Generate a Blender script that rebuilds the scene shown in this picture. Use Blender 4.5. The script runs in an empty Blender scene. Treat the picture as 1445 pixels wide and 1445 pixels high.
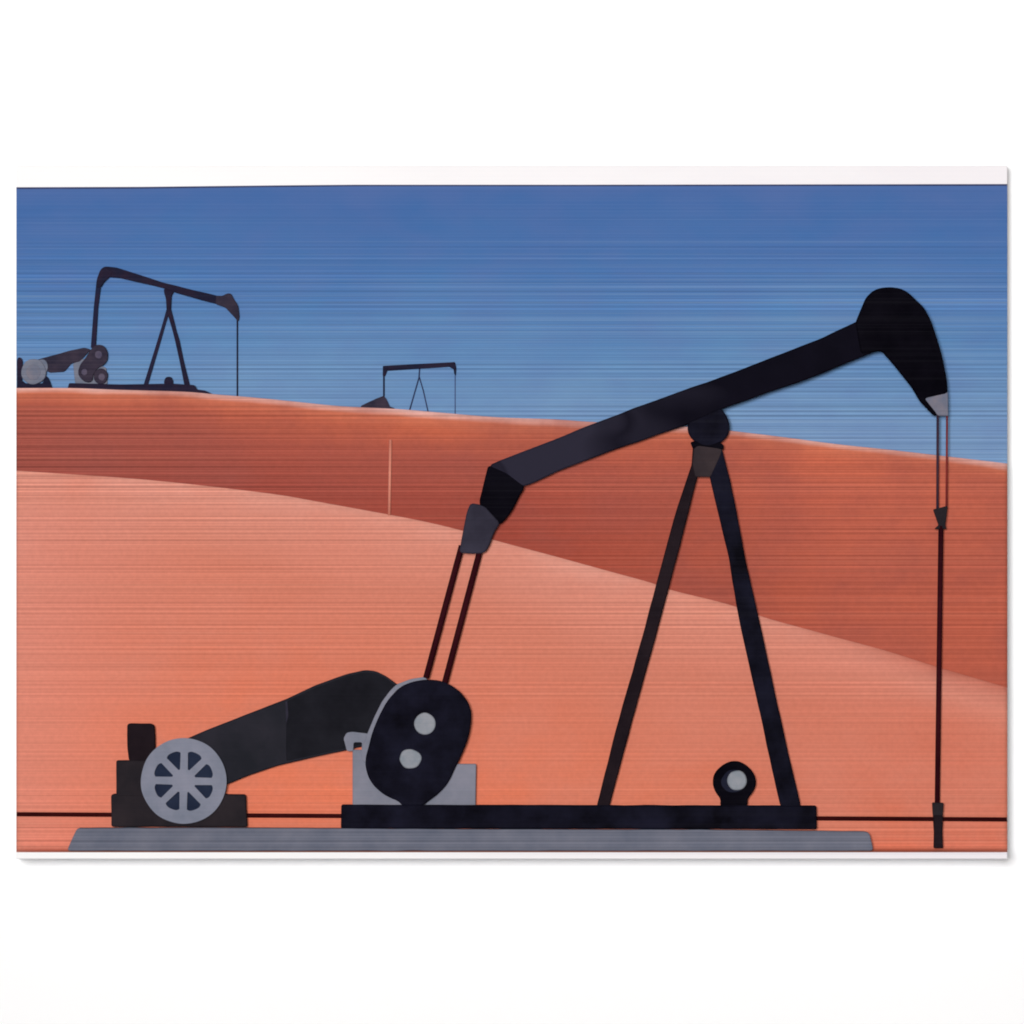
import bpy, bmesh, math, random
from mathutils import Vector, noise, geometry

# ------------------------------------------------------------------ camera, sky, sun, exposure
SC = bpy.context.scene
COL = SC.collection
CAM_D = 200.0                     # metres from the wall
CX, CZ = 0.0, 7.225               # one photo pixel is a centimetre at the wall

cam = bpy.data.cameras.new('camera')
cam.sensor_width = 36.0
cam.lens = 36.0 * CAM_D / 14.45
cam.clip_start = 0.5
cam.clip_end = 2000.0
cam_o = bpy.data.objects.new('camera', cam)
cam_o.location = (CX, -CAM_D, CZ)
cam_o.rotation_euler = (math.radians(90), 0, 0)
COL.objects.link(cam_o)
SC.camera = cam_o

SUN_EL, SUN_AZ = math.radians(3.0), math.radians(4.5)
w = bpy.data.worlds.new('World')
SC.world = w
w.use_nodes = True
nt = w.node_tree
bg = nt.nodes['Background']
sky_t = nt.nodes.new('ShaderNodeTexSky')
sky_t.sky_type = 'NISHITA'
sky_t.sun_disc = False
sky_t.sun_elevation = SUN_EL
sky_t.sun_rotation = math.pi + SUN_AZ
nt.links.new(sky_t.outputs['Color'], bg.inputs['Color'])
bg.inputs['Strength'].default_value = 0.05

sun = bpy.data.lights.new('sun', 'SUN')
sun.energy = 3.28
sun.angle = math.radians(10.0)
sun.color = (0.99, 0.995, 1.0)
sun_o = bpy.data.objects.new('sun', sun)
d = Vector((math.sin(SUN_AZ) * math.cos(SUN_EL), math.cos(SUN_AZ) * math.cos(SUN_EL), -math.sin(SUN_EL)))
sun_o.rotation_euler = d.to_track_quat('-Z', 'Y').to_euler()
sun_o.location = (-20, -60, 30)
COL.objects.link(sun_o)

SC.cycles.filter_width = 1.9
SC.view_settings.view_transform = 'Standard'
SC.view_settings.look = 'None'
SC.view_settings.exposure = 0.0
SC.view_settings.gamma = 1.0
SC.view_settings.use_curve_mapping = False

random.seed(4)

# ------------------------------------------------------------------ helpers
def P(px, py, y):
    """photo pixel -> point at depth y in front of the wall"""
    s = (CAM_D + y) / CAM_D
    return Vector((CX + (px - 722.5) * 0.01 * s, y, CZ + (722.5 - py) * 0.01 * s))

def lin(c):
    c = c / 255.0
    return c / 12.92 if c <= 0.04045 else ((c + 0.055) / 1.055) ** 2.4

GAIN = 1.125                       # light reaching a wall-parallel white surface
def C(r, g, b, k=1.0):
    return (lin(r) / GAIN * k, lin(g) / GAIN * k, lin(b) / GAIN * k, 1.0)

def setp(o, label=None, cat=None, group=None, kind=None):
    if label: o['label'] = label
    if cat: o['category'] = cat
    if group: o['group'] = group
    if kind: o['kind'] = kind
    return o

def link_mesh(name, bm, mat, parent=None, smooth=False):
    bmesh.ops.recalc_face_normals(bm, faces=bm.faces[:])
    me = bpy.data.meshes.new(name)
    bm.to_mesh(me)
    bm.free()
    for m in (mat if isinstance(mat, (list, tuple)) else [mat]):
        me.materials.append(m)
    if smooth:
        for p in me.polygons: p.use_smooth = True
    o = bpy.data.objects.new(name, me)
    COL.objects.link(o)
    if parent is not None:
        o.parent = parent
        o.location = -parent.location
    return o

def thing(name, loc, label, cat, group=None):
    o = bpy.data.objects.new(name, None)
    o.empty_display_size = 0.3
    o.location = loc
    COL.objects.link(o)
    return setp(o, label, cat, group)

def sub(o, thing_o):
    """re-parent a mesh built in world space under a part that is itself a child"""
    o.parent = thing_o
    o.location = (0, 0, 0)
    return o

def soften(pts, r=2.0, it=2):
    """round the corners of an outline a little, as a brush or a torch cut does"""
    pts = [Vector(p) for p in pts]
    if r >= 1.5:                      # long edges are not ruler-straight
        out = []
        for i, p in enumerate(pts):
            q = pts[(i + 1) % len(pts)]
            n = max(1, int((q - p).length / 14))
            nrm = Vector((-(q - p).y, (q - p).x)).normalized()
            for k in range(n):
                c = p + (q - p) * (k / n)
                if k: c = c + nrm * (0.8 * noise.noise(Vector((c.x * 0.03, c.y * 0.03, 2.0))))
                out.append(c)
        pts = out
    for k in range(it):
        out = []
        n = len(pts)
        for i in range(n):
            a, b, c = pts[i - 1], pts[i], pts[(i + 1) % n]
            la, lc = (a - b).length, (c - b).length
            ra, rc = min(r, la * 0.3), min(r, lc * 0.3)
            out.append(b + (a - b) * (ra / max(la, 1e-6)))
            out.append(b + (c - b) * (rc / max(lc, 1e-6)))
        pts = out
        r *= 0.4
    return [(p.x, p.y) for p in pts]

def add_prism(bm, pts, y_front, depth, bev=1.2, r=2.0, holes=None):
    """an outline in photo pixels given real thickness, with a bevelled front edge"""
    pts = soften(pts, r) if r else [tuple(p) for p in pts]
    area = sum(pts[i][0] * pts[(i + 1) % len(pts)][1] - pts[(i + 1) % len(pts)][0] * pts[i][1] for i in range(len(pts)))
    if area < 0: pts = pts[::-1]
    n = len(pts)
    inset = []
    for i in range(n):
        a, b, c = Vector(pts[i - 1]), Vector(pts[i]), Vector(pts[(i + 1) % n])
        e1, e2 = (b - a).normalized(), (c - b).normalized()
        nn = Vector((-(e1.y + e2.y), e1.x + e2.x))
        if nn.length < 1e-6: nn = Vector((-e1.y, e1.x))
        nn.normalize()
        inset.append((b.x + nn.x * bev, b.y + nn.y * bev))
    b = bev * 0.01
    def ring(src, y):
        vs = []
        for (px, py) in src:
            p = P(px, py, y_front)
            p.y = y
            vs.append(bm.verts.new(p))
        return vs
    f = ring(inset, y_front)
    m = ring(pts, y_front + b)
    k = ring(pts, y_front + depth)
    tris = geometry.tessellate_polygon([[Vector((p[0], p[1], 0)) for p in pts]])
    for (a, c, e) in tris:
        for S in (f, k):
            try: bm.faces.new((S[a], S[c], S[e]))
            except ValueError: pass
    for A, B in ((f, m), (m, k)):
        for i in range(n):
            j = (i + 1) % n
            bm.faces.new((A[i], A[j], B[j], B[i]))

def prism(name, pts, y_front, depth, mat, parent=None, bev=1.2, r=2.0):
    bm = bmesh.new()
    add_prism(bm, pts, y_front, depth, bev, r)
    return link_mesh(name, bm, mat, parent)

def add_tube(bm, a, b, ra, rb=None, seg=14):
    rb = ra if rb is None else rb
    ax = (b - a).normalized()
    u = ax.orthogonal().normalized()
    v = ax.cross(u)
    A, B = [], []
    for i in range(seg):
        t = 2 * math.pi * i / seg
        o = u * math.cos(t) + v * math.sin(t)
        A.append(bm.verts.new(a + o * ra))
        B.append(bm.verts.new(b + o * rb))
    for i in range(seg):
        j = (i + 1) % seg
        f = bm.faces.new((A[i], A[j], B[j], B[i]))
        f.smooth = True
    bm.faces.new(A[::-1]); bm.faces.new(B)

def tube(name, a, b, ra, mat, parent=None, rb=None, seg=14):
    bm = bmesh.new()
    add_tube(bm, a, b, ra, rb, seg)
    return link_mesh(name, bm, mat, parent)

def ellipse(cx, cy, rx, ry=None, n=40, wob=0.0, seed=0):
    ry = rx if ry is None else ry
    out = []
    for i in range(n):
        t = 2 * math.pi * i / n
        k = 1 + wob * noise.noise(Vector((math.cos(t) * 1.3 + seed, math.sin(t) * 1.3, seed * 0.7)))
        out.append((cx + rx * k * math.cos(t), cy + ry * k * math.sin(t)))
    return out

def disc(name, cx, cy, rx, ry, y_front, depth, mat, parent=None, wob=0.05, seed=0, bev=1.6):
    return prism(name, ellipse(cx, cy, rx, ry, 40, wob, seed), y_front, depth, mat, parent, bev, 0)

# ------------------------------------------------------------------ materials
def new_mat(name):
    m = bpy.data.materials.new(name)
    m.use_nodes = True
    t = m.node_tree
    b = t.nodes['Principled BSDF']
    b.inputs['Roughness'].default_value = 0.85
    b.inputs['Specular IOR Level'].default_value = 0.12
    return m, t, b

def nd(t, kind, **kw):
    n = t.nodes.new(kind)
    for k, v in kw.items(): setattr(n, k, v)
    return n

def val(n, i, v): n.inputs[i].default_value = v

def mapped_noise(t, co, scale, nscale=1.0, detail=3.0, rough=0.55, loc=(0, 0, 0)):
    mp = nd(t, 'ShaderNodeMapping')
    mp.inputs['Scale'].default_value = scale
    mp.inputs['Location'].default_value = loc
    t.links.new(co, mp.inputs['Vector'])
    n = nd(t, 'ShaderNodeTexNoise')
    val(n, 'Scale', nscale); val(n, 'Detail', detail); val(n, 'Roughness', rough)
    t.links.new(mp.outputs[0], n.inputs['Vector'])
    return n.outputs['Fac']

def math_n(t, op, a, b=None, clamp=False):
    n = nd(t, 'ShaderNodeMath', operation=op, use_clamp=clamp)
    for i, x in enumerate((a, b)):
        if x is None: continue
        if isinstance(x, (int, float)): n.inputs[i].default_value = x
        else: t.links.new(x, n.inputs[i])
    return n.outputs[0]

def mapr(t, v, a, b, c, d_):
    n = nd(t, 'ShaderNodeMapRange')
    t.links.new(v, n.inputs['Value'])
    for i, x in zip(('From Min', 'From Max', 'To Min', 'To Max'), (a, b, c, d_)): val(n, i, x)
    return n.outputs[0]

def mixc(t, fac, a, b, mode='MIX'):
    n = nd(t, 'ShaderNodeMix', data_type='RGBA', blend_type=mode)
    if isinstance(fac, (int, float)): n.inputs[0].default_value = fac
    else: t.links.new(fac, n.inputs[0])
    for i, x in ((6, a), (7, b)):
        if isinstance(x, tuple): n.inputs[i].default_value = x
        else: t.links.new(x, n.inputs[i])
    return n.outputs[2]

def ramp(t, fac, stops, interp='LINEAR'):
    n = nd(t, 'ShaderNodeValToRGB')
    r = n.color_ramp
    r.interpolation = interp
    while len(r.elements) < len(stops): r.elements.new(0.5)
    for e, (p, c) in zip(r.elements, stops):
        e.position = p; e.color = c
    t.links.new(fac, n.inputs['Fac'])
    return n.outputs['Color']

def objco(t):
    return nd(t, 'ShaderNodeTexCoord').outputs['Object']

def brushed(t, co, color, amp=0.3, pale=(0.62, 0.6, 0.62, 1), pale_amt=0.25, worn=True):
    """horizontal grain of brushed sheet: hair lines of bare and of darker metal, stronger in some bands of the panel"""
    fine = mapped_noise(t, co, (0.014, 0.0, 32.0), 1.0, 1.0, 0.6)
    fine2 = mapped_noise(t, co, (0.035, 0.0, 34.0), 1.0, 2.0, 0.7, (3.1, 0, 7.7))
    patch = mapped_noise(t, co, (0.22, 0.0, 0.8), 1.0, 2.0, 0.5, (1.7, 0, 2.2))
    amt = mapr(t, patch, 0.30, 0.65, 0.55, 1.0)
    if worn:
        sep = nd(t, 'ShaderNodeSeparateXYZ'); t.links.new(co, sep.inputs[0])
        z = mapr(t, sep.outputs['Z'], 2.3, 11.9, 0.0, 1.0)
        g = [(0.0, .9), (0.09, .8), (0.13, .4), (0.20, .4), (0.30, .75), (0.40, .95), (0.60, 1.0), (0.81, 1.0), (0.88, .5), (0.94, .2), (1.0, .1)]
        amt = math_n(t, 'MULTIPLY', amt, ramp(t, z, [(p, (v, v, v, 1)) for p, v in g]))
    dk = mapr(t, fine, 0.30, 0.70, -amp, amp)
    dk = math_n(t, 'ADD', math_n(t, 'MULTIPLY', dk, amt), 1.0)
    vm = nd(t, 'ShaderNodeVectorMath', operation='SCALE')
    t.links.new(color, vm.inputs[0]); t.links.new(dk, vm.inputs['Scale'])
    hair = mapr(t, fine2, 0.50, 0.68, 0.0, pale_amt)
    hair = math_n(t, 'MULTIPLY', hair, amt)
    return mixc(t, hair, vm.outputs[0], pale)

def nd_x(t, co):
    sep = nd(t, 'ShaderNodeSeparateXYZ'); t.links.new(co, sep.inputs[0])
    return sep.outputs['X']

# white wall
M_WALL, t, b = new_mat('white_wall_paint')
n1 = mapped_noise(t, objco(t), (0.3, 0.3, 0.3), 1.0, 3)
t.links.new(mixc(t, n1, (0.915, 0.925, 0.935, 1), (0.925, 0.935, 0.945, 1)), b.inputs['Base Color'])
b.inputs['Roughness'].default_value = 0.95

M_BOARD, t, b = new_mat('white_coated_board')
co = objco(t)
c = mixc(t, mapr(t, math_n(t, 'ADD', nd_x(t, co), mapr(t, mapped_noise(t, co, (0.35, 0.3, 1.5), 1.0, 3), 0.3, 0.7, -2, 2)), -4.0, 6.0, 0.0, 1.0), C(254, 254, 255), C(243, 240, 244))
t.links.new(brushed(t, co, c, 0.05, C(226, 216, 228), 0.5), b.inputs['Base Color'])

M_GROUND, t, b = new_mat('pale_paving')
n1 = mapped_noise(t, objco(t), (1, 1, 1), 2.0, 6)
t.links.new(mixc(t, n1, (0.15, 0.16, 0.19, 1), (0.21, 0.225, 0.26, 1)), b.inputs['Base Color'])

# sky sheet: deep blue aloft, pale near the dunes
M_SKY, t, b = new_mat('blue_sky_paint')
co = objco(t)
sep = nd(t, 'ShaderNodeSeparateXYZ'); t.links.new(co, sep.inputs[0])
h = mapr(t, sep.outputs['Z'], 7.9, 11.85, 0.0, 1.0)
wv = mapped_noise(t, co, (0.35, 0.1, 0.9), 1.0, 3)
h = math_n(t, 'ADD', h, mapr(t, wv, 0.3, 0.7, -0.06, 0.06))
c = ramp(t, h, [(0.0, C(116, 148, 186)), (0.22, C(108, 146, 186)), (0.45, C(88, 132, 180)),
                (0.68, C(70, 113, 170)), (0.93, C(64, 104, 164)), (1.0, C(74, 106, 164))])
mot = mapped_noise(t, co, (1.2, 0.1, 2.2), 1.0, 4)
c = mixc(t, mapr(t, mot, 0.3, 0.72, 0.0, 0.32), c, C(92, 110, 166))
t.links.new(brushed(t, co, c, 0.36, C(156, 184, 214), 0.34), b.inputs['Base Color'])

def sand(name, stops, mott, span, xtint=None, amp=0.15, pale=C(236, 170, 146), crest_blend=None):
    m, t, b = new_mat(name)
    co = objco(t)
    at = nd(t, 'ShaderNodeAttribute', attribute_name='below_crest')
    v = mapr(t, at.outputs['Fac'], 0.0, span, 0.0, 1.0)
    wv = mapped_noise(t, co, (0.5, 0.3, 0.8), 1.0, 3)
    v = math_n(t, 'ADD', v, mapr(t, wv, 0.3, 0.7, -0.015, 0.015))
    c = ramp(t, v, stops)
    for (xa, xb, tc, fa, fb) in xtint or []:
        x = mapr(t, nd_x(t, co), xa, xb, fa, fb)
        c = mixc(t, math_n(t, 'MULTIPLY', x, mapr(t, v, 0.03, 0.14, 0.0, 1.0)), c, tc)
    if crest_blend:                         # redder tone below the crest at one end, fading downwards
        x = mapr(t, nd_x(t, co), 2.6, 6.2, 0.0, 0.8)
        k = mapr(t, math_n(t, 'ADD', at.outputs['Fac'], mapr(t, wv, 0.3, 0.7, -0.04, 0.04)), 0.0, 0.34, 1.0, 0.0)
        c = mixc(t, math_n(t, 'MULTIPLY', x, k), c, crest_blend)
    mo = mapped_noise(t, co, (0.7, 0.4, 1.0), 1.0, 4, 0.6, (4, 1, 9))
    c = mixc(t, mapr(t, mo, 0.38, 0.66, 0.0, 0.55), c, mott)
    gr = mapped_noise(t, co, (14, 14, 14), 1.0, 3, 0.6)
    vm = nd(t, 'ShaderNodeVectorMath', operation='SCALE')
    t.links.new(c, vm.inputs[0]); t.links.new(mapr(t, gr, 0.25, 0.75, 0.94, 1.06), vm.inputs['Scale'])
    t.links.new(brushed(t, co, vm.outputs[0], amp, pale, 0.28), b.inputs['Base Color'])
    b.inputs['Roughness'].default_value = 0.95
    return m

M_FAR = sand('red_sand_painted_light',  # red sand; ramp paints a sunlit rim at the crest and shade below
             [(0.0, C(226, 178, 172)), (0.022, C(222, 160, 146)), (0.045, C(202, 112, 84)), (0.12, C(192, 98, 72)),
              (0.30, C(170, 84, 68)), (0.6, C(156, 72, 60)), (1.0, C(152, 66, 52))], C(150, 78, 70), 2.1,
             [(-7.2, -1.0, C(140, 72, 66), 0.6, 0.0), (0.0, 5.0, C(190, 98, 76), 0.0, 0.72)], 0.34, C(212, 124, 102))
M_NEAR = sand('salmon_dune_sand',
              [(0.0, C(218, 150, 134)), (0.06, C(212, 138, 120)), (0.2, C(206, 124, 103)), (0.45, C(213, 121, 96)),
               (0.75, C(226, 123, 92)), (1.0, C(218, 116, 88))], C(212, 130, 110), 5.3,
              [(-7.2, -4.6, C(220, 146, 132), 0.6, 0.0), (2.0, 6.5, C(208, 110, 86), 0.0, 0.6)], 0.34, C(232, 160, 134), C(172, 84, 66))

def paint(name, ca, cb, amp=0.10, pale_amt=0.04, pale=C(90, 90, 100), nscale=2.0, rough=0.75):
    m, t, b = new_mat(name)
    co = objco(t)
    n = mapped_noise(t, co, (nscale, nscale, nscale), 1.0, 4, 0.6)
    c = mixc(t, mapr(t, n, 0.32, 0.68, 0.0, 1.0), ca, cb)
    t.links.new(brushed(t, co, c, amp, pale, pale_amt), b.inputs['Base Color'])
    b.inputs['Roughness'].default_value = rough
    b.inputs['Specular IOR Level'].default_value = 0.02
    return m

M_BLACK = paint('black_steel', C(8, 7, 15), C(25, 25, 40))
M_JET = paint('jet_black_steel', C(3, 2, 8), C(11, 9, 18))
M_SLATE = paint('worn_slate_steel', C(42, 40, 52), C(56, 54, 68), 0.10)
M_LEG = paint('dark_brown_steel', C(24, 17, 23), C(36, 27, 32))
M_BRACKET = paint('rusty_bracket_steel', C(42, 36, 41), C(58, 49, 52))
M_GUARD = paint('charcoal_sheet', C(33, 34, 41), C(43, 42, 50))
M_GUARD_D = paint('black_sheet', C(22, 22, 28), C(33, 33, 40))
M_ENGINE = paint('sooty_engine_iron', C(34, 31, 36), C(46, 40, 44))
M_BEAM, t, b = new_mat('black_steel_with_worn_tail')
co = objco(t)
sep = nd(t, 'ShaderNodeSeparateXYZ'); t.links.new(co, sep.inputs[0])
blot = mapped_noise(t, co, (0.9, 0.9, 1.6), 1.0, 1)
xx = math_n(t, 'ADD', sep.outputs['X'], mapr(t, blot, 0.3, 0.7, -0.5, 0.5))
worn = math_n(t, 'MULTIPLY', mapr(t, xx, -0.15, 0.05, 0.0, 1.0), mapr(t, xx, 0.9, 1.5, 1.0, 0.0))
worn2 = math_n(t, 'MULTIPLY', mapr(t, xx, 1.2, 1.7, 0.0, 0.5), mapr(t, xx, 1.8, 2.6, 1.0, 0.0))
worn = math_n(t, 'MAXIMUM', math_n(t, 'MAXIMUM', worn, worn2), mapr(t, xx, -0.1, 0.2, 0.55, 0.0))
c = mixc(t, mapped_noise(t, co, (2, 2, 2), 1.0, 4), C(9, 8, 16), C(20, 18, 30))
c = mixc(t, worn, c, C(44, 42, 56))
t.links.new(c, b.inputs['Base Color'])
b.inputs['Specular IOR Level'].default_value = 0.02
M_GREY = paint('grey_machine_paint', C(118, 122, 136), C(136, 136, 150), 0.10, 0.2, C(160, 160, 175))
M_WHEEL = paint('grey_wheel_paint', C(116, 122, 138), C(136, 138, 154), 0.10, 0.15, C(150, 155, 170))
M_HOLE = paint('navy_recess_paint', C(26, 34, 54), C(40, 48, 68))
M_NAVY = paint('dark_navy_paint', C(22, 24, 38), C(34, 36, 52))
M_CAP = paint('pale_grey_cap', C(130, 138, 148), C(150, 152, 160), 0.1, 0.1, C(170, 172, 182), 6.0)
M_TIP = paint('bare_grey_metal', C(98, 106, 126), C(122, 118, 130), 0.1, 0.2, C(150, 150, 162), 5.0)
M_SLAB = paint('grey_concrete', C(94, 99, 115), C(112, 114, 128), 0.30, 0.4, C(146, 148, 164), 1.6, 0.95)
M_PIPE = paint('dark_maroon_pipe', C(48, 12, 14), C(62, 16, 18))
M_ROD = paint('maroon_black_rod', C(44, 10, 18), C(56, 16, 24))
M_CABLE = paint('dark_cable', C(50, 44, 66), C(70, 44, 52))
M_RED_CABLE = paint('red_cable', C(110, 40, 44), C(132, 50, 46))
M_POST = paint('pale_pink_post', C(214, 128, 108), C(222, 146, 126))
M_FAR_STEEL = paint('weathered_far_steel', C(24, 28, 48), C(46, 34, 50), 0.15, 0.1, C(90, 100, 130), 3.0)
M_FAR_BROWN = paint('brown_far_steel', C(40, 38, 54), C(60, 52, 66), 0.15, 0.15, C(120, 110, 120), 4.0)
M_FAR_LEG = paint('blue_black_leg', C(26, 36, 62), C(44, 34, 52), 0.15, 0.05, C(90, 100, 130), 3.0)
M_FAR_GREY = paint('far_grey_iron', C(98, 106, 126), C(122, 124, 138), 0.12, 0.2, C(170, 170, 180), 4.0)
M_FAR_CAP = paint('dull_far_cap', C(72, 68, 90), C(96, 86, 102), 0.15, 0.2, C(130, 125, 145), 4.0)
M_FAR_FINE = paint('fine_blue_black_steel', C(44, 54, 88), C(56, 62, 94), 0.12, 0.05, C(90, 100, 130), 3.0)
M_EDGE = paint('navy_edge_line', C(54, 62, 96), C(70, 78, 116))
M_FAINT = paint('thin_blue_grey_steel', C(70, 84, 126), C(78, 84, 120), 0.12, 0.1, C(110, 130, 170), 3.0)

# ------------------------------------------------------------------ setting
def box(name, x0, x1, y0, y1, z0, z1, mat):
    bm = bmesh.new()
    vs = [bm.verts.new((x, y, z)) for x in (x0, x1) for y in (y0, y1) for z in (z0, z1)]
    for f in ((0, 1, 3, 2), (4, 6, 7, 5), (0, 4, 5, 1), (2, 3, 7, 6), (0, 2, 6, 4), (1, 5, 7, 3)):
        bm.faces.new([vs[i] for i in f])
    return link_mesh(name, bm, mat)

setp(box('wall', -60, 60, 0, 0.6, -3.0, 40, M_WALL), 'plain white wall behind the desert panel', 'wall', None, 'structure')
setp(box('ground', -300, 300, -400, -0.004, -3.6, -3.0, M_GROUND), kind='structure')

# the board that carries everything: white margins show above and below
BF = -0.70
LIP = -1.27
bm = bmesh.new()
add_prism(bm, [(23, 234), (1421.5, 234), (1421.5, 1211), (23, 1211)], BF, 0.499, 0.8, 0)
add_prism(bm, [(23, 1202.5), (1421.5, 1202.5), (1421.5, 1212), (23, 1212)], LIP, -LIP - 0.02, 0.8, 0)
board = link_mesh('display_panel', bm, M_BOARD)
setp(board, 'wide white-edged panel with a shelf along its foot, mounted on the white wall', 'panel')

sky_pts = [(23, 265), (200, 264.5), (380, 262.5), (500, 261.5), (800, 261.5), (1421.5, 260.5), (1421.5, 690), (23, 690)]
setp(prism('sky', sky_pts, BF - 0.014, 0.012, M_SKY, None, 0.3, 0), kind='structure')
top_line = prism('sky_edge_trim', [(23, 264.2), (200, 263.7), (380, 261.7), (500, 260.7), (800, 260.7), (1421.5, 259.7),
                 (1421.5, 262.2), (800, 262.8), (500, 262.8), (380, 264.0), (200, 266.2), (23, 266.8)],
                 BF - 0.022, 0.018, M_EDGE, board, 0.3, 0)
top_line.name = 'edge_trim'

def interp(tab, x):
    if x <= tab[0][0]: return tab[0][1]
    for i in range(len(tab) - 1):
        (x0, y0), (x1, y1) = tab[i], tab[i + 1]
        if x <= x1:
            # cubic through neighbours
            xm, ym = tab[max(i - 1, 0)]
            xp, yp = tab[min(i + 2, len(tab) - 1)]
            m0 = (y1 - ym) / max(x1 - xm, 1e-6); m1 = (yp - y0) / max(xp - x0, 1e-6)
            hh = x1 - x0; u = (x - x0) / hh
            return ((2*u**3 - 3*u**2 + 1)*y0 + (u**3 - 2*u**2 + u)*hh*m0 + (-2*u**3 + 3*u**2)*y1 + (u**3 - u**2)*hh*m1)
    return tab[-1][1]

FAR_CREST = [(23, 547.5), (100, 547.5), (170, 550), (230, 551.5), (267, 553), (300, 556), (360, 561), (420, 567), (480, 573), (560, 577),
             (620, 582), (700, 588.5), (780, 591.5), (830, 595), (930, 600), (1000, 604), (1029, 607.5), (1100, 616),
             (1180, 626.5), (1250, 634), (1320, 642), (1421.5, 654)]
NEAR_CREST = [(23, 664), (100, 669), (180, 674.5), (250, 681), (330, 690), (400, 699), (450, 708), (549, 726), (600, 736),
              (650, 748), (705, 764), (780, 784), (860, 806), (918, 822), (946, 832), (1029, 853), (1079, 871), (1140, 888),
              (1180, 899), (1250, 918), (1320, 940), (1421.5, 970)]

def dune(name, crest, rows, mat, back):
    """rows(px, crest_py) -> list of (py, y, rough) going down from the crest"""
    bm = bmesh.new()
    lay = bm.verts.layers.float.new('below_crest')
    N = 200
    cols = []
    for i in range(N + 1):
        px = 23 + (1421.5 - 23) * i / N
        cpy = interp(crest, px)
        col = []
        p = P(px, cpy, rows(px, cpy)[0][1]); p.y = back
        v = bm.verts.new(p); v[lay] = 0.0; col.append(v)
        for (py, y, rg) in rows(px, cpy):
            q = Vector((px * 0.012, py * 0.03, 3.0))
            yy = y + rg * noise.noise(q)
            v = bm.verts.new(P(px, py, yy)); v[lay] = (py - cpy) * 0.01
            col.append(v)
        pb = col[-1].co.copy(); pb.y = back
        v = bm.verts.new(pb); v[lay] = (rows(px, cpy)[-1][0] - cpy) * 0.01; col.append(v)
        cols.append(col)
    for i in range(N):
        for j in range(len(cols[0]) - 1):
            bm.faces.new((cols[i][j], cols[i + 1][j], cols[i + 1][j + 1], cols[i][j + 1])).smooth = True
        bm.faces.new((cols[i][0], cols[i][-1], cols[i + 1][-1], cols[i + 1][0]))
    bm.faces.new(cols[0]); bm.faces.new(cols[-1][::-1])
    o = link_mesh(name, bm, mat)
    return setp(o, kind='structure')

def far_rows(px, c):
    end = interp(NEAR_CREST, px) + 14
    out = [(c, -0.872, 0), (c + 0.8, -0.882, 0)]
    for k in range(1, 22):
        u = k / 21.0
        out.append((c + 0.8 + (end - c - 0.8) * u, -0.884 - 0.012 * math.sin(u * math.pi * 0.6), 0.004 * min(1, u * 4)))
    return out
def near_rows(px, c):
    out = [(c, -0.905, 0), (c + 0.8, -0.915, 0)]
    for k in range(1, 40):
        u = k / 39.0
        out.append((c + 0.8 + (1190 - c - 0.8) * u, -0.918 - 0.018 * u, 0.006 * min(1, u * 5) * min(1, (1 - u) * 10)))
    out += [(1196, -0.945, 0), (1199.5, -1.0, 0), (1201, -1.12, 0), (1202.2, -1.245, 0), (1203.2, -1.262, 0)]
    return out
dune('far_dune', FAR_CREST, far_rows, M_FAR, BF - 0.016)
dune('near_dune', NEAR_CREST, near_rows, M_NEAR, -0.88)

# ------------------------------------------------------------------ things on the sand
slab = prism('concrete_slab', [(109, 1168.5), (300, 1168), (480, 1169), (700, 1170.5), (1000, 1171), (1222, 1173.5), (1227, 1176), (1232, 1197), (1231, 1200.5), (94.5, 1200.5)],
             -1.245, 0.30, M_SLAB, None, 1.0, 2.5)
setp(slab, 'long grey concrete slab under the big black pumpjack and its engine', 'slab')

pipe = tube('pipeline', P(23.5, 1149, -0.985), P(1421, 1156.3, -0.985), 0.030, M_PIPE)
setp(pipe, 'thin dark maroon pipe running low across the sand behind the big pumpjack', 'pipe')

post = tube('marker_post', P(551, 620.5, -0.925), P(549.2, 727, -0.925), 0.021, M_POST)
setp(post, 'thin pale pink post standing at the crest of the front dune', 'post')

# ---- the big pumpjack
YF = -1.16
pj = thing('pumpjack', P(817, 1170, -1.08), 'big black pumpjack in the foreground with its head raised, on the grey slab', 'pumpjack', 'pumpjacks in the desert')
prism('skid', [(481.5, 1135.5), (1152, 1137), (1152.5, 1170.5), (481, 1169)], -1.205, 0.25, M_BLACK, pj, 1.5, 1.5)

prism('gearbox', [(497.5, 1058), (560, 1058), (600, 1078), (672, 1078), (671, 1137), (497.5, 1137)], -1.115, 0.15, M_GREY, pj, 1.0, 1.0)
prism('brake_lever', [(484.7, 1042), (489, 1034), (497, 1032.5), (526, 1036), (521, 1061), (510, 1061), (511, 1047.5), (499, 1047.5), (498.5, 1060), (489.5, 1060)],
      -1.13, 0.03, M_GREY, pj, 0.6, 1.5)
guard = prism('belt_guard', [(236, 1054), (260, 1044), (292, 1030), (405, 986), (445, 967), (490, 951), (515, 945.5), (530, 947), (545, 954.5), (562, 967),
       (580, 990), (560, 1040), (512, 1053), (494, 1057.5), (445, 1068), (390, 1081), (349, 1095), (318, 1108), (280, 1112), (240, 1090)],
      -1.10, 0.14, M_GUARD, pj, 1.5, 3)
sub(prism('cover_plate', [(404, 990), (445, 970.5), (490, 954), (515, 948.5), (530, 950), (545, 957.5), (558, 968), (574, 990), (558, 1038), (512, 1050),
       (494, 1054.5), (445, 1065), (404, 1074)], -1.106, 0.02, M_GUARD_D, None, 0.5, 2), guard)
sub(prism('seam', [(402.5, 990), (405.5, 989), (407, 1010), (404, 1022)], -1.109, 0.01, M_SLATE, None, 0.3, 0.5), guard)

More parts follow.
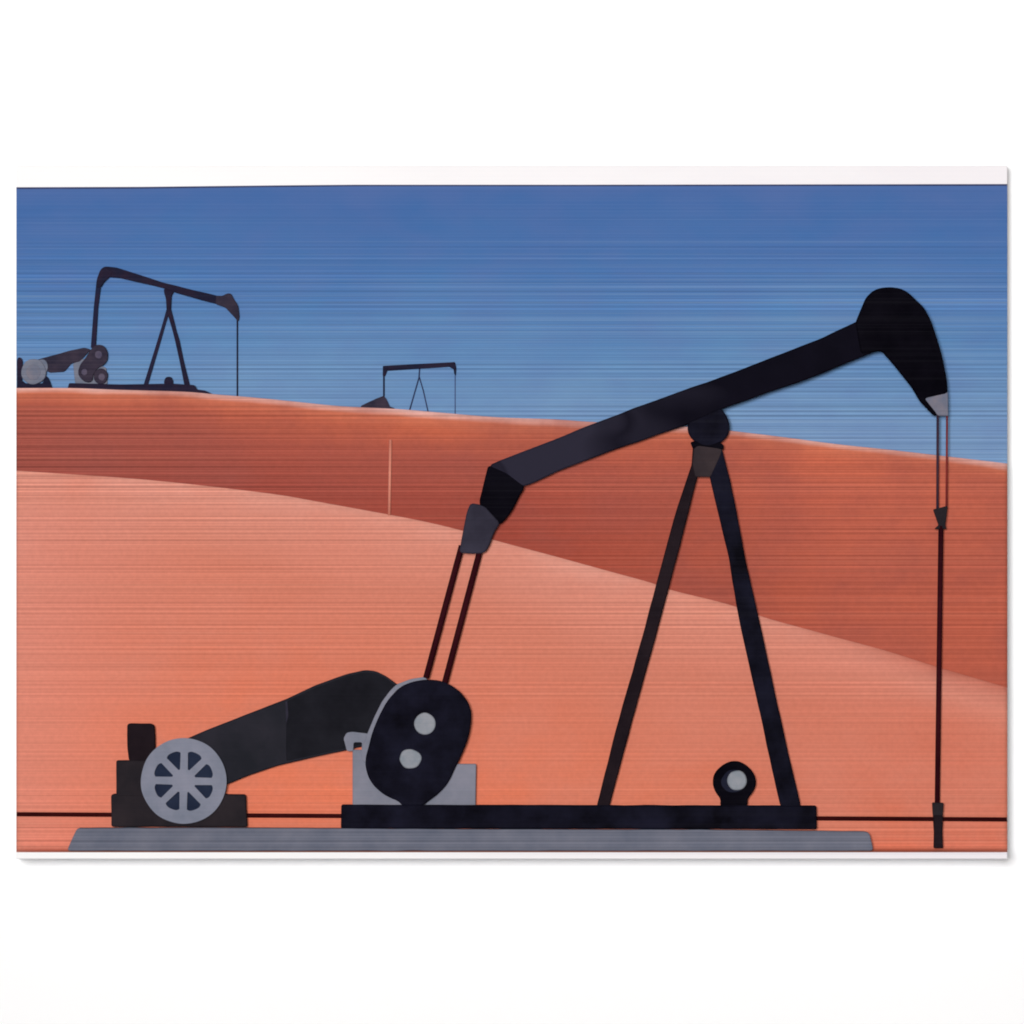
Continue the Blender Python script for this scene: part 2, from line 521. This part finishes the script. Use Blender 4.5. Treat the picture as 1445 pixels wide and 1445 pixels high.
CR = [(563.4, 969.8), (580.7, 962), (603, 958.5), (624, 960.8), (643, 970.6), (655, 982), (663.7, 997.5), (665.4, 1013), (662, 1037), (656.8, 1052),
      (650, 1068), (641, 1086), (634, 1102), (624, 1115), (612, 1125.4), (602, 1132), (598, 1137), (567, 1137), (563, 1130.6), (548, 1125), (535.7, 1117),
      (523.6, 1104.7), (516.7, 1089), (515, 1072), (520, 1054.5), (525, 1034), (534, 1012), (546, 989)]
prism('counterweight_flange', [(600, 955), (580, 958), (560, 965.5), (551, 974), (539, 990), (528, 1012), (518, 1036), (509, 1061), (512, 1075), (530, 1080), (580, 1000), (610, 970)],
      -1.165, 0.04, M_GREY, pj, 0.6, 2)
crank = prism('counterweight', CR, -1.23, 0.06, M_BLACK, pj, 1.6, 5)
sub(disc('cap', 599.4, 1021, 15.4, 15.8, -1.242, 0.02, M_CAP, None, 0.05, 1), crank)
sub(disc('cap', 579, 1070.5, 15.6, 14.2, -1.242, 0.02, M_CAP, None, 0.09, 5), crank)

for (a, b_) in (((651.5, 770), (601, 957)), ((678.5, 772), (627.5, 964))):
    tube('pitman_rod', P(a[0], a[1], -1.09), P(b_[0], b_[1], -1.14), 0.042, M_ROD, pj)

beam = prism('walking_beam', [(689, 657), (707, 649), (749, 633), (783, 620), (830, 600.5), (891, 577), (996, 540), (1080, 508), (1160, 477), (1212, 452), (1250, 440), (1250, 490),
      (1210, 506), (1160, 527), (1126, 540), (1029, 573), (968, 600), (860, 637), (789, 664), (744, 685), (715, 690)], YF, 0.18, M_BEAM, pj, 2.0, 4)
eq = prism('tail_bearing', [(689, 656), (683, 680), (676, 708), (680, 722), (705, 741), (715, 731), (724, 718), (733, 699), (741, 687), (716, 668)], YF - 0.01, 0.17, M_JET, pj, 1.5, 3)
prism('equalizer', [(664, 709.5), (676, 712), (684, 714), (706, 738), (697, 751), (690, 771), (683.6, 780.5), (665, 781.5), (648, 780), (651, 762), (658.6, 723)], YF - 0.02, 0.17, M_SLATE, pj, 1.5, 3)

head = prism('horse_head', [(1207, 456), (1214, 439), (1222, 420), (1232, 410), (1243, 406), (1257, 405), (1271, 407), (1282, 413), (1304, 434), (1313.6, 452), (1323, 480),
      (1330, 504.5), (1336, 535), (1337.5, 556), (1305, 562), (1323, 584), (1319, 588), (1298, 566), (1287, 547), (1273.5, 530), (1262, 515.6), (1244, 495), (1215, 500)],
      YF - 0.025, 0.22, M_JET, pj, 2.0, 3)
sub(prism('wear_plate', [(1304, 562), (1322, 557.5), (1337.5, 553.5), (1338, 587), (1323.5, 586.5)], YF - 0.015, 0.19, M_TIP, None, 0.8, 0.8), head)

prism('leg', [(978, 628), (976, 656), (955.5, 717), (937, 784), (906, 900), (883, 980), (869, 1030), (842, 1137.5), (860, 1138), (880, 1062), (901, 985), (925, 900), (942, 836),
      (963, 756), (984, 673), (992, 640)], -1.13, 0.11, M_LEG, pj, 1.5, 2)
prism('leg', [(1001.5, 630), (1001.5, 673), (1012.5, 720), (1029, 789), (1039, 853), (1048.5, 900), (1066.5, 980), (1086, 1069), (1101.5, 1138), (1130, 1138), (1108, 1042.5), (1094, 980),
      (1077, 900), (1065, 847), (1053, 795), (1041.6, 734), (1030.5, 678), (1018, 630)], -1.135, 0.12, M_BLACK, pj, 1.5, 2)
prism('leg_bracket', [(980, 627), (1020, 627), (1018, 640), (1003, 673), (981, 673), (977, 655)], -1.142, 0.10, M_BRACKET, pj, 1.2, 1.5)
bear = prism('pivot_bearing', ellipse(1000, 601, 29.5, 29, 40, 0.04, 3), YF + 0.008, 0.19, M_BLACK, pj, 2.0, 0)
sub(prism('bearing_foot', [(974, 624), (984, 621), (1015, 623), (1022, 629), (1020, 635), (1014, 633), (985, 629), (978, 634)], -1.15, 0.12, M_JET, None, 0.8, 1.5), bear)

ring = prism('bearing_housing', [(1037, 1073), (1050, 1077), (1063, 1089), (1068, 1103), (1063, 1118), (1054, 1127), (1056, 1138), (1015, 1138), (1018, 1128), (1009, 1118), (1005, 1103), (1009, 1089), (1023, 1077)],
             -1.15, 0.14, M_JET, pj, 1.5, 4)
sub(disc('bearing_face', 1035, 1102, 18, 17.5, -1.153, 0.02, M_NAVY, None, 0.08, 8), ring)
sub(disc('cap', 1040, 1101.5, 13.5, 14, -1.168, 0.03, M_CAP, None, 0.07, 2), ring)

tube('bridle_cable', P(1323.3, 582, -1.10), P(1322.8, 720, -1.10), 0.018, M_CABLE, pj)
tube('bridle_cable', P(1336.4, 582, -1.10), P(1335.6, 718, -1.10), 0.014, M_RED_CABLE, pj)
prism('carrier_bar', [(1316.8, 719), (1337.4, 713.5), (1335.5, 730), (1334, 741), (1336, 746.5), (1318.5, 746.5), (1324.5, 741)], -1.14, 0.10, M_ENGINE, pj, 0.8, 1.0)
tube('polished_rod', P(1327.8, 742, -1.11), P(1322.5, 1136, -1.11), 0.036, M_ROD, pj)

wh = thing('wellhead', P(1323.5, 1197, -1.11), 'small dark pipe head sticking out of the sand under the hanging rod', 'wellhead')
prism('casing', [(1316.5, 1150), (1331, 1150), (1330, 1175), (1331, 1197), (1317.5, 1197), (1318, 1175)], -1.17, 0.12, M_LEG, wh, 1.5, 1.0)
prism('collar', [(1315.5, 1132.5), (1331.8, 1133), (1330.5, 1151), (1316.5, 1151)], -1.18, 0.14, M_ENGINE, wh, 1.2, 1.0)

# ---- engine with its spoked wheel
en = thing('engine', P(253, 1167, -1.08), 'dark block engine with a grey eight-spoked wheel at the left end of the slab', 'engine', 'engines driving the pumpjacks')
prism('engine_base', [(156.7, 1121), (164, 1120), (347, 1121), (347.5, 1140), (349, 1167.3), (157, 1166.8)], -1.14, 0.20, M_ENGINE, en, 1.5, 2)
prism('engine_block', [(164, 1073), (250, 1073), (250, 1124), (164, 1124)], -1.145, 0.17, M_ENGINE, en, 1.5, 1.5)
prism('exhaust_stack', [(179.5, 1022), (184, 1020.6), (214, 1021), (218, 1024), (219, 1056), (218, 1074), (182, 1074), (179.6, 1055)], -1.12, 0.12, M_LEG, en, 1.5, 2)

def wheel_mesh(cx, cy, R, hub, r1, spokes, half_w, y_front, depth, rot):
    """a flat wheel with true openings between its spokes, built sector by sector"""
    bm = bmesh.new()
    rnd = random.Random(9)
    M = 16                                      # rim points per sector
    front, back = {}, {}
    def V(store, key, px, py, y):
        if key not in store:
            p = P(px, py, y_front); p.y = y
            store[key] = bm.verts.new(p)
        return store[key]
    def quad(a, b_, c_, d_):
        try: bm.faces.new((a, b_, c_, d_))
        except ValueError: pass
    jit = [(rnd.uniform(-0.035, 0.035), rnd.uniform(0.94, 1.06)) for _ in range(spokes)]
    for s in range(spokes):
        a0 = rot + 2 * math.pi * s / spokes
        a1 = rot + 2 * math.pi * (s + 1) / spokes
        w0, w1 = half_w * jit[s][1], half_w * jit[(s + 1) % spokes][1]
        loops = []
        for k in range(M + 1):
            a = a0 + (a1 - a0) * k / M
            R1 = R * (1 + 0.012 * noise.noise(Vector((math.cos(a) * 2, math.sin(a) * 2, 1))))
            # opening edge angles at inner and outer radius
            u = k / M
            oa = a0 + w0 / r1 + (a1 - a0 - w0 / r1 - w1 / r1) * u
            ia = a0 + w0 / hub + (a1 - a0 - w0 / hub - w1 / hub) * u if (w0 + w1) / hub < (a1 - a0) else (a0 + a1) / 2
            # round the outer corners of the opening
            rr = r1 * (1 - 0.07 * (abs(2 * u - 1) ** 4)) * jit[s][1] ** 0.3
            loops.append(((cx + R1 * math.cos(a), cy + R1 * math.sin(a)), (cx + rr * math.cos(oa), cy + rr * math.sin(oa)),
                          (cx + hub * math.cos(ia), cy + hub * math.sin(ia)), (cx + hub * math.cos(a), cy + hub * math.sin(a))))
        O = [[], []]; I = [[], []]; H = [[], []]
        for lv, (y, sh) in enumerate(((y_front, 0), (y_front + depth, 0))):
            for (o, i_, h_, g_) in loops:
                for L, q in ((O, o), (I, i_), (H, h_)):
                    p = P(q[0], q[1], y_front); p.y = y
                    L[lv].append(bm.verts.new(p))
        for k in range(M):
            for lv in (0, 1):
                quad(O[lv][k], O[lv][k + 1], I[lv][k + 1], I[lv][k])
            quad(O[0][k], O[0][k + 1], O[1][k + 1], O[1][k])
            quad(I[0][k], I[0][k + 1], I[1][k + 1], I[1][k])
            quad(H[0][k], H[0][k + 1], H[1][k + 1], H[1][k])
        for e in (0, M):
            quad(I[0][e], H[0][e], H[1][e], I[1][e])
        front[s] = (O, I, H)
    for s in range(spokes):
        A, B = front[s], front[(s + 1) % spokes]
        for lv in (0, 1):
            # spoke strip between this opening and the next, rim wedge included
            quad(A[1][lv][M], A[0][lv][M], B[0][lv][0], B[1][lv][0])
            quad(A[2][lv][M], A[1][lv][M], B[1][lv][0], B[2][lv][0])
    for lv, y in ((0, y_front), (1, y_front + depth)):
        p = P(cx, cy, y_front); p.y = y
        c0 = bm.verts.new(p)
        ringv = []
        for s in range(spokes):
            ringv += front[s][2][lv][:]
        for k in range(len(ringv)):
            try: bm.faces.new((c0, ringv[k], ringv[(k + 1) % len(ringv)]))
            except ValueError: pass
    bmesh.ops.remove_doubles(bm, verts=bm.verts[:], dist=0.0005)
    return bm

fw = link_mesh('flywheel', wheel_mesh(259.2, 1102, 60.5, 17, 43, 8, 5.6, -1.235, 0.05, 0.02), M_WHEEL, en)
sub(disc('backing_disc', 259.2, 1102, 50, 49, -1.175, 0.02, M_HOLE, None, 0, 0), fw)
sub(tube('axle', P(259.2, 1102, -1.18), P(259.2, 1102, -1.10), 0.09, M_ENGINE), fw)

# ---- middle pumpjack on the far crest
Y2 = -0.800
p2 = thing('pumpjack', P(185, 551, -0.760), 'smaller dark pumpjack with lowered head on the far crest at left', 'pumpjack', 'pumpjacks in the desert')
prism('skid', [(97.5, 540.5), (170, 542.5), (228, 541.5), (247.5, 541.5), (270, 543), (274.5, 543.5), (278, 549.5), (289, 551), (301, 556.5), (267, 555), (170, 552), (95, 549)],
      -0.860, 0.18, M_FAR_STEEL, p2, 0.5, 1)
prism('gearbox', [(103, 513), (117, 506), (150, 519), (152, 542), (106, 542)], -0.770, 0.08, M_FAR_GREY, p2, 0.5, 1.5)
g2 = prism('belt_guard', [(50, 509), (56, 506.5), (97.5, 495), (119, 490.5), (128, 493), (113, 510), (100.5, 513), (91, 524.5), (70, 526), (58, 518)], -0.780, 0.08, M_FAR_BROWN, p2, 0.6, 1.5)
c2 = prism('counterweight', [(135.5, 486), (146, 487), (152, 495.5), (152, 508), (146, 515.5), (138, 519), (132, 527.5), (130, 539), (121, 540), (112.7, 533), (109.6, 526),
      (112.7, 515), (122, 503), (127, 494)], -0.840, 0.05, M_FAR_BROWN, p2, 0.8, 2.5)
sub(disc('cap', 139, 500.5, 5, 5.5, -0.845, 0.02, M_FAR_CAP, None, 0.1, 4, 0.5), c2)
sub(disc('cap', 119, 525, 4, 4.5, -0.845, 0.02, M_FAR_CAP, None, 0.1, 6, 0.5), c2)
m2 = disc('bearing_housing', 142, 531, 10, 11, -0.830, 0.05, M_FAR_BROWN, p2, 0.1, 7, 0.8)
sub(disc('cap', 143.5, 532, 4.5, 5, -0.835, 0.02, M_FAR_CAP, None, 0.1, 4, 0.5), m2)
prism('pitman_rod', [(135.5, 403), (142.5, 403), (138.5, 433), (135, 491), (128, 491), (132.3, 433)], Y2, 0.05, M_FAR_LEG, p2, 0.5, 1)
prism('tail_bearing', [(147, 376), (141.5, 380.5), (136.5, 394), (135, 406), (142.5, 406), (147, 398), (155, 391), (160, 384)], Y2 - 0.01, 0.07, M_FAR_STEEL, p2, 0.6, 2)
prism('walking_beam', [(145, 377), (150, 376), (164.5, 377.5), (197.7, 388), (231, 399), (267, 408), (308, 417.7), (316, 420), (314, 431), (305.6, 429), (280.7, 422.6), (247.5, 413), (231, 406.7),
      (197.7, 399), (170, 392.5), (152, 391)], Y2, 0.07, M_FAR_STEEL, p2, 0.7, 1.5)
prism('horse_head', [(305, 417), (314, 417.5), (320, 414), (326, 414), (329.5, 421), (336, 431), (338, 447), (336, 454), (331, 448), (318, 434), (304, 429)], Y2 - 0.012, 0.09, M_FAR_BROWN, p2, 0.7, 1.5)
prism('leg', [(235, 436), (229.5, 456), (219.5, 489), (202.5, 543), (208.5, 543.5), (224.5, 489), (234, 456), (239, 440)], -0.785, 0.04, M_FAR_LEG, p2, 0.5, 1)
prism('leg', [(231, 407), (246, 411.5), (242.3, 417), (241.3, 436), (253.5, 481), (259, 508), (268, 543.5), (260, 543.5), (253, 508), (247, 481), (235, 438), (234, 421), (231.6, 414)], -0.790, 0.05, M_FAR_STEEL, p2, 0.5, 1.5)
disc('bearing', 238, 538.5, 6.5, 7, -0.800, 0.06, M_FAR_STEEL, p2, 0.08, 3, 0.6)
tube('bridle_cable', P(334.8, 450, -0.770), P(334.8, 560, -0.770), 0.010, M_FAR_LEG, p2, seg=8)

e2 = thing('engine', P(48, 547, -0.760), 'small dark engine with a pale round wheel at the left edge of the far crest', 'engine', 'engines driving the pumpjacks')
prism('engine_base', [(23.8, 532), (31, 537), (36, 541), (60, 541), (64, 530), (68, 533), (71, 540), (74, 549), (23.8, 549)], -0.840, 0.15, M_FAR_STEEL, e2, 0.5, 1)
prism('exhaust_stack', [(23.8, 508), (26, 504), (30, 505), (32, 509), (31, 538), (23.8, 538)], -0.800, 0.07, M_FAR_STEEL, e2, 0.5, 1)
fw2 = disc('flywheel', 47.5, 524.5, 17.5, 18, -0.855, 0.04, M_FAR_GREY, e2, 0.05, 3, 0.8)
sub(disc('hub', 47, 525, 10, 11, -0.859, 0.02, M_TIP, None, 0.08, 1, 0.4), fw2)
prism('pulley', ellipse(59, 517.5, 8.5, 10.5, 28, 0.04, 2), -0.830, 0.04, M_FAR_GREY, e2, 0.6, 0)

# ---- farthest pumpjack
Y3 = -0.760
p3 = thing('pumpjack', P(580, 577, -0.740), 'tiny thin-legged pumpjack with level beam on the crest beyond the pale post', 'pumpjack', 'pumpjacks in the desert')
prism('belt_guard', [(509, 576), (509.4, 572.5), (520, 567.5), (532, 562), (541, 558.5), (545.4, 563), (550, 573.6), (557, 576), (556, 580)], -0.800, 0.12, M_FAR_BROWN, p3, 0.4, 1)
prism('walking_beam', [(540.4, 516.3), (590, 513.5), (641.7, 511), (642, 517.7), (635, 517.7), (588.6, 520.5), (546.5, 523.3), (540.4, 524)], Y3, 0.05, M_FAR_STEEL, p3, 0.4, 0.6)
prism('horse_head', [(633, 511.5), (642, 510.8), (644, 519), (643.2, 530), (641, 528), (640, 521), (634, 517.7)], Y3 - 0.008, 0.06, M_FAR_STEEL, p3, 0.4, 0.8)
prism('tail_bearing', [(540.2, 516.3), (548, 516.3), (546.5, 523.3), (543.5, 531), (540, 531)], Y3 - 0.008, 0.06, M_FAR_STEEL, p3, 0.4, 0.8)
tube('pitman_rod', P(541.7, 526, -0.740), P(541.7, 563, -0.740), 0.012, M_FAR_LEG, p3, seg=8)
def bent(name, pts, r, mat, parent):
    bm = bmesh.new()
    for a, b_ in zip(pts[:-1], pts[1:]): add_tube(bm, P(a[0], a[1], -0.740), P(b_[0], b_[1], -0.740), r, None, 8)
    return link_mesh(name, bm, mat, parent)
bent('leg', [(592.3, 518), (591.2, 533), (577.3, 581)], 0.009, M_FAR_FINE, p3)
bent('leg', [(591.4, 531), (597.5, 552), (604, 581)], 0.008, M_FAR_FINE, p3)
tube('bridle_cable', P(642.2, 526, -0.740), P(642.2, 584, -0.740), 0.006, M_FAINT, p3, seg=8)
